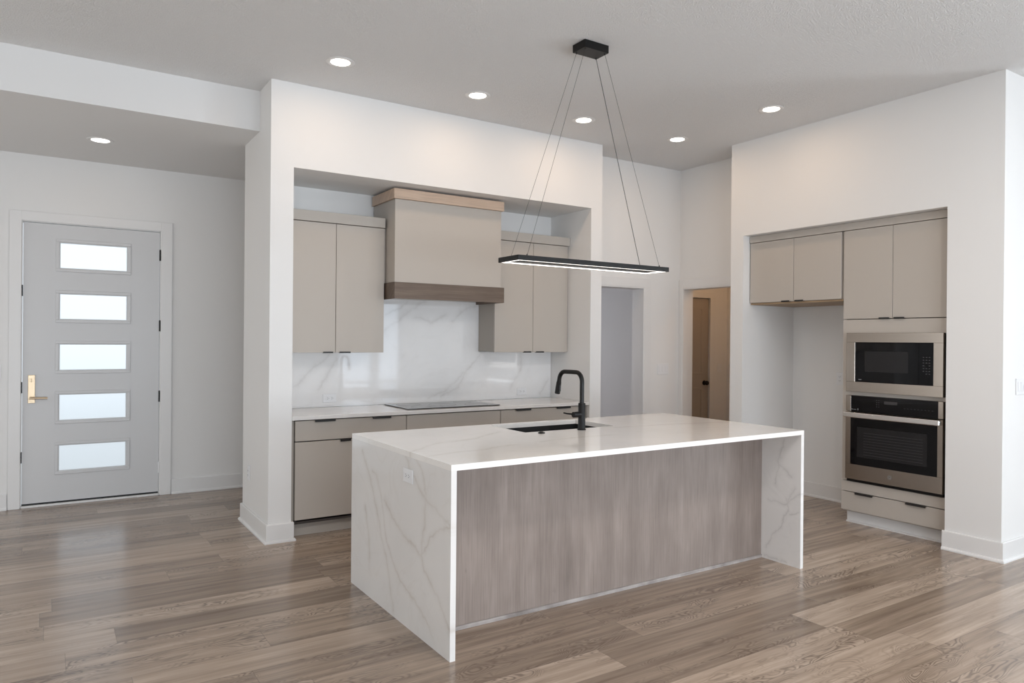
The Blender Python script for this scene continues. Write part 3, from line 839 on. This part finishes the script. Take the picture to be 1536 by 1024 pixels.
fx, fy = 2.921, 3.676
ft = empty('kitchen_faucet', (fx, fy, IZ), 'matte black pull-down faucet with squared arch spout on the island', 'faucet')
m = MB().lathe([(0, 0.0005), (.028, 0.0005), (.028, .006), (.0245, .009), (.0235, .012), (.0235, .172), (.022, .175), (.0145, .1755), (0, .1755)], (fx, fy, IZ), n=36)
m.obj('body', BLACK, ft, smooth=True)
path = [(fx, fy, IZ + .1745), (fx, fy, IZ + .25), (fx, fy, 1.225)]
R = .062
for k in range(1, 9):
    t = k / 8 * pi / 2
    path.append((fx, fy + R - R * cos(t), 1.225 + R * sin(t)))
path.append((fx, fy + .12, 1.287)); path.append((fx, 3.862, 1.286))
for k in range(1, 9):
    t = k / 8 * radians(78)
    path.append((fx, 3.862 + R * sin(t), 1.286 - R + R * cos(t)))
e = Vector(path[-1]); dr_ = Vector((0, sin(radians(12)), -cos(radians(12))))
path.append(tuple(e + dr_ * .02))
MB().tube(path, .0145, 20).obj('spout', BLACK, ft, smooth=True)
s0 = e + dr_ * .012
m = MB().tube([tuple(s0), tuple(s0 + dr_ * .012), tuple(s0 + dr_ * .013), tuple(s0 + dr_ * .092), tuple(s0 + dr_ * .094)], [.0150, .0150, .0172, .0185, .0165], 22)
m.box(fx - .006, fx + .006, s0.y - .012, s0.y - .004, s0.z - .075, s0.z - .035)
m.obj('spray_head', BLACK, ft, smooth=True)
m = MB().cyl((fx - .015, fy, 1.016), (fx - .070, fy, 1.016), .0185, n=28)
m.tube([(fx - .062, fy + .010, 1.018), (fx - .085, fy + .045, 1.020), (fx - .098, fy + .066, 1.024)], [.0060, .0052, .0046], 12)
m.obj('lever', BLACK, ft, smooth=True)

MB().lathe([(0, .0105), (.013, .0105), (.0145, .009), (.0145, .007), (.021, .0065), (.022, .005), (.022, .0005), (0, .0005)], (2.592, 3.662, IZ)).obj(
    'disposal_switch', BLACK, None, smooth=True, label='small black disposal button on the island beside the sink', cat='button')

# ------------------------------------------------------------------ outlets and switches


def plate(name, label, loc, rz, kind, horizontal=False, gangs=1):
    """wall plate facing -Y locally, turned by rz about Z"""
    r = empty(name, loc, label, 'outlet' if kind == 'outlet' else 'light switch', 'white wall plates')
    w, hh = (0.072 + 0.046 * (gangs - 1)), 0.117
    if horizontal: w, hh = hh, w
    M = Matrix.Rotation(rz, 4, 'Z')

    def put(mb, nm, mat):
        bmesh.ops.transform(mb.b, matrix=M, verts=mb.b.verts)
        return mb.obj(nm, mat, r, local=True)
    put(MB().box(-w / 2, w / 2, -.006, -.0005, -hh / 2, hh / 2, bev=.003, seg=2), 'cover_plate', PLATE)
    if kind == 'outlet':
        a, b = (.033, .067) if not horizontal else (.067, .033)
        put(MB().box(-a / 2, a / 2, -.0085, -.0062, -b / 2, b / 2, bev=.001), 'receptacle', PLATE)
        for s in (-1, 1):
            m = MB()
            for d in (-1, 1):
                if horizontal: m.box(s * .018 - .004, s * .018 + .004, -.0092, -.0086, d * .006 - .0012, d * .006 + .0012)
                else: m.box(d * .006 - .0012, d * .006 + .0012, -.0092, -.0086, s * .018 - .004, s * .018 + .004)
            if horizontal: m.box(s * .018 + .008, s * .018 + .0115, -.0092, -.0086, -.002, .002)
            else: m.box(-.002, .002, -.0092, -.0086, s * .018 - .0115, s * .018 - .008)
            put(m, 'socket_slots', SLOT)
    else:
        for k in range(gangs):
            x = (k - (gangs - 1) / 2) * .046
            put(MB().box(x - .0165, x + .0165, -.0090, -.0062, -.033, .033, bev=.0015), 'rocker', PLATE)
    return r


plate('power_outlet', 'white outlet on the veined quartz end of the island', (IX0 - .0002, 3.402, .789), radians(-90), 'outlet', True)
plate('power_outlet', 'white outlet on the backsplash between column and cooktop', (2.009, 5.9648, .988), 0, 'outlet', True)
plate('power_outlet', 'white outlet on the backsplash past the cooktop, near the faucet spray head', (3.972, 5.9648, .985), 0, 'outlet', True)
plate('power_outlet', 'white outlet low on the side of the square column', (XC - .0002, 5.925, .423), radians(-90), 'outlet')
plate('power_outlet', 'white outlet inside the empty refrigerator alcove', (XN - .0002, 3.99, 1.160), radians(-90), 'outlet')
plate('light_switch', 'white switch plate on the foyer wall by the front door latch', (-.378, 7.5163, 1.188), 0, 'switch')
plate('light_switch', 'white three-rocker switch plate on the back wall beside the pantry doorway', (5.606, 5.6548, 1.197), 0, 'switch', gangs=3)
plate('light_switch', 'white switch plate on the wall around the corner from the ovens', (5.765, 2.2998, 1.199), 0, 'switch', gangs=3)
plate('light_switch', 'switch plate on the dim hall wall beyond the corner doorway', (7.13, 6.1998, 1.17), 0, 'switch')

# ------------------------------------------------------------------ pendant
pc = Vector((2.895, 3.585))
pd = empty('pendant_light', (pc.x, pc.y, H), 'long black rectangular LED pendant hanging on four cables over the island', 'pendant light')
bx('canopy', BLACK, (2.797, 2.992, 3.521, 3.646, H - .050, H - .0005), pd, bev=.002)
PX0, PX1, PY0, PY1, PZ = 2.288, 3.502, 3.482, 3.702, 1.963
m = MB()
fw_ = .011
m.box(PX0, PX1, PY0, PY0 + fw_, PZ, PZ + .030).box(PX0, PX1, PY1 - fw_, PY1, PZ, PZ + .030)
m.box(PX0, PX0 + fw_, PY0 + fw_, PY1 - fw_, PZ, PZ + .030).box(PX1 - fw_, PX1, PY0 + fw_, PY1 - fw_, PZ, PZ + .030)
m.box(PX0 + fw_, PX1 - fw_, PY0 + fw_, PY1 - fw_, PZ + .018, PZ + .030)
m.obj('frame', BLACK, pd)
l_ = .015
m = MB()
a, b, c, d = PX0 + fw_ + .0005, PX1 - fw_ - .0005, PY0 + fw_ + .0005, PY1 - fw_ - .0005
m.box(a, b, c, c + l_, PZ + .0005, PZ + .0175).box(a, b, d - l_, d, PZ + .0005, PZ + .0175)
m.box(a, a + l_, c + l_, d - l_, PZ + .0005, PZ + .0175).box(b - l_, b, c + l_, d - l_, PZ + .0005, PZ + .0175)
m.obj('led_strip', LED, pd, label='glowing white strip around the underside')
bx('centre_plate', BLACK, (a + l_ + .0005, b - l_ - .0005, c + l_ + .0005, d - l_ - .0005, PZ + .004, PZ + .0175), pd)
for (tx, ty, bx_, by_, rr) in ((2.815, 3.540, PX0 + .075, PY0 + .02, .0011), (2.815, 3.627, PX0 + .075, PY1 - .02, .0011),
                               (2.974, 3.540, PX1 - .070, PY0 + .02, .0011), (2.974, 3.627, PX1 - .070, PY1 - .02, .0020)):
    m = MB().tube([(tx, ty, H - .050), (bx_, by_, PZ + .0305)], rr, 8)
    m.cyl((tx, ty, H - .050), (tx, ty, H - .058), .005, n=12).cyl((bx_, by_, PZ + .0302), (bx_, by_, PZ + .040), .004, n=12)
    m.obj('cable', BLACKW, pd, smooth=True)

# ------------------------------------------------------------------ recessed lights
SPOTW = 2.2


def downlight():
    r = empty('recessed_light', (0, 0, 0))
    MB().lathe([(.098, -.0005), (.098, -.003), (.093, -.006), (.076, -.0065), (.066, -.003), (.066, -.0005)], n=48).obj('trim_ring', TRIM, r, local=True, smooth=True)
    MB().lathe([(0, -.0035), (.064, -.0035), (.064, -.0008), (0, -.0008)], n=48).obj('lens', LENS, r, local=True)
    l = bpy.data.lights.new('downlight_glow', 'AREA')
    l.shape = 'DISK'; l.size = .12; l.energy = SPOTW; l.color = (1.0, 0.69, 0.44); l.spread = radians(180)
    o = bpy.data.objects.new('downlight_glow', l)
    o.location = (0, 0, -.009)
    COL.objects.link(o)
    o.parent = r
    return r


dl = [((1.658, 4.752, H), 'round recessed light in the high ceiling nearest the square column'),
      ((2.767, 4.801, H), 'round recessed light in the high ceiling in front of the range hood'),
      ((3.827, 4.825, H), 'round recessed light in the ceiling seen between the pendant cables'),
      ((4.912, 4.791, H), 'round recessed light in the ceiling nearest the corner doorways'),
      ((4.893, 3.741, H), 'round recessed light in the ceiling before the refrigerator and oven wall'),
      ((0.338, 6.650, HF), 'round recessed light in the lowered foyer ceiling above the front door')]
d0 = downlight()
for i, (loc, lab) in enumerate(dl):
    if i == 0: r = d0
    else:
        r = d0.copy()
        COL.objects.link(r)
        for ch in d0.children:
            c = ch.copy()
            COL.objects.link(c)
            c.parent = r
            if i == 5 and c.type == 'LIGHT':
                c.data = c.data.copy()      # the foyer lamp is dimmed
                c.data.energy = 0.8
    r.location = loc
    setp(r, lab, 'recessed light', 'recessed ceiling lights')

# the hall's own warm lamp, out of view behind the doorway head
hl = bpy.data.lights.new('hall_lamp', 'POINT')
hl.energy, hl.color, hl.shadow_soft_size = 5.0, (1.0, 0.62, 0.34), 0.12
ho = bpy.data.objects.new('hall_lamp', hl)
ho.location = (6.55, 5.0, 2.6)
COL.objects.link(ho)

# bare fill lamps added under the ceiling, out of view, to brighten the room
for (x, y) in ((0.4, 0.4), (2.2, 1.0), (3.9, 1.2), (2.9, -1.6)):
    l = bpy.data.objects.new('living_area_fill', bpy.data.objects['downlight_glow'].data.copy())
    l.data.energy, l.data.color = 18.0, (1.0, 0.95, 0.91)
    l.location = (x, y, H - .004)
    COL.objects.link(l)
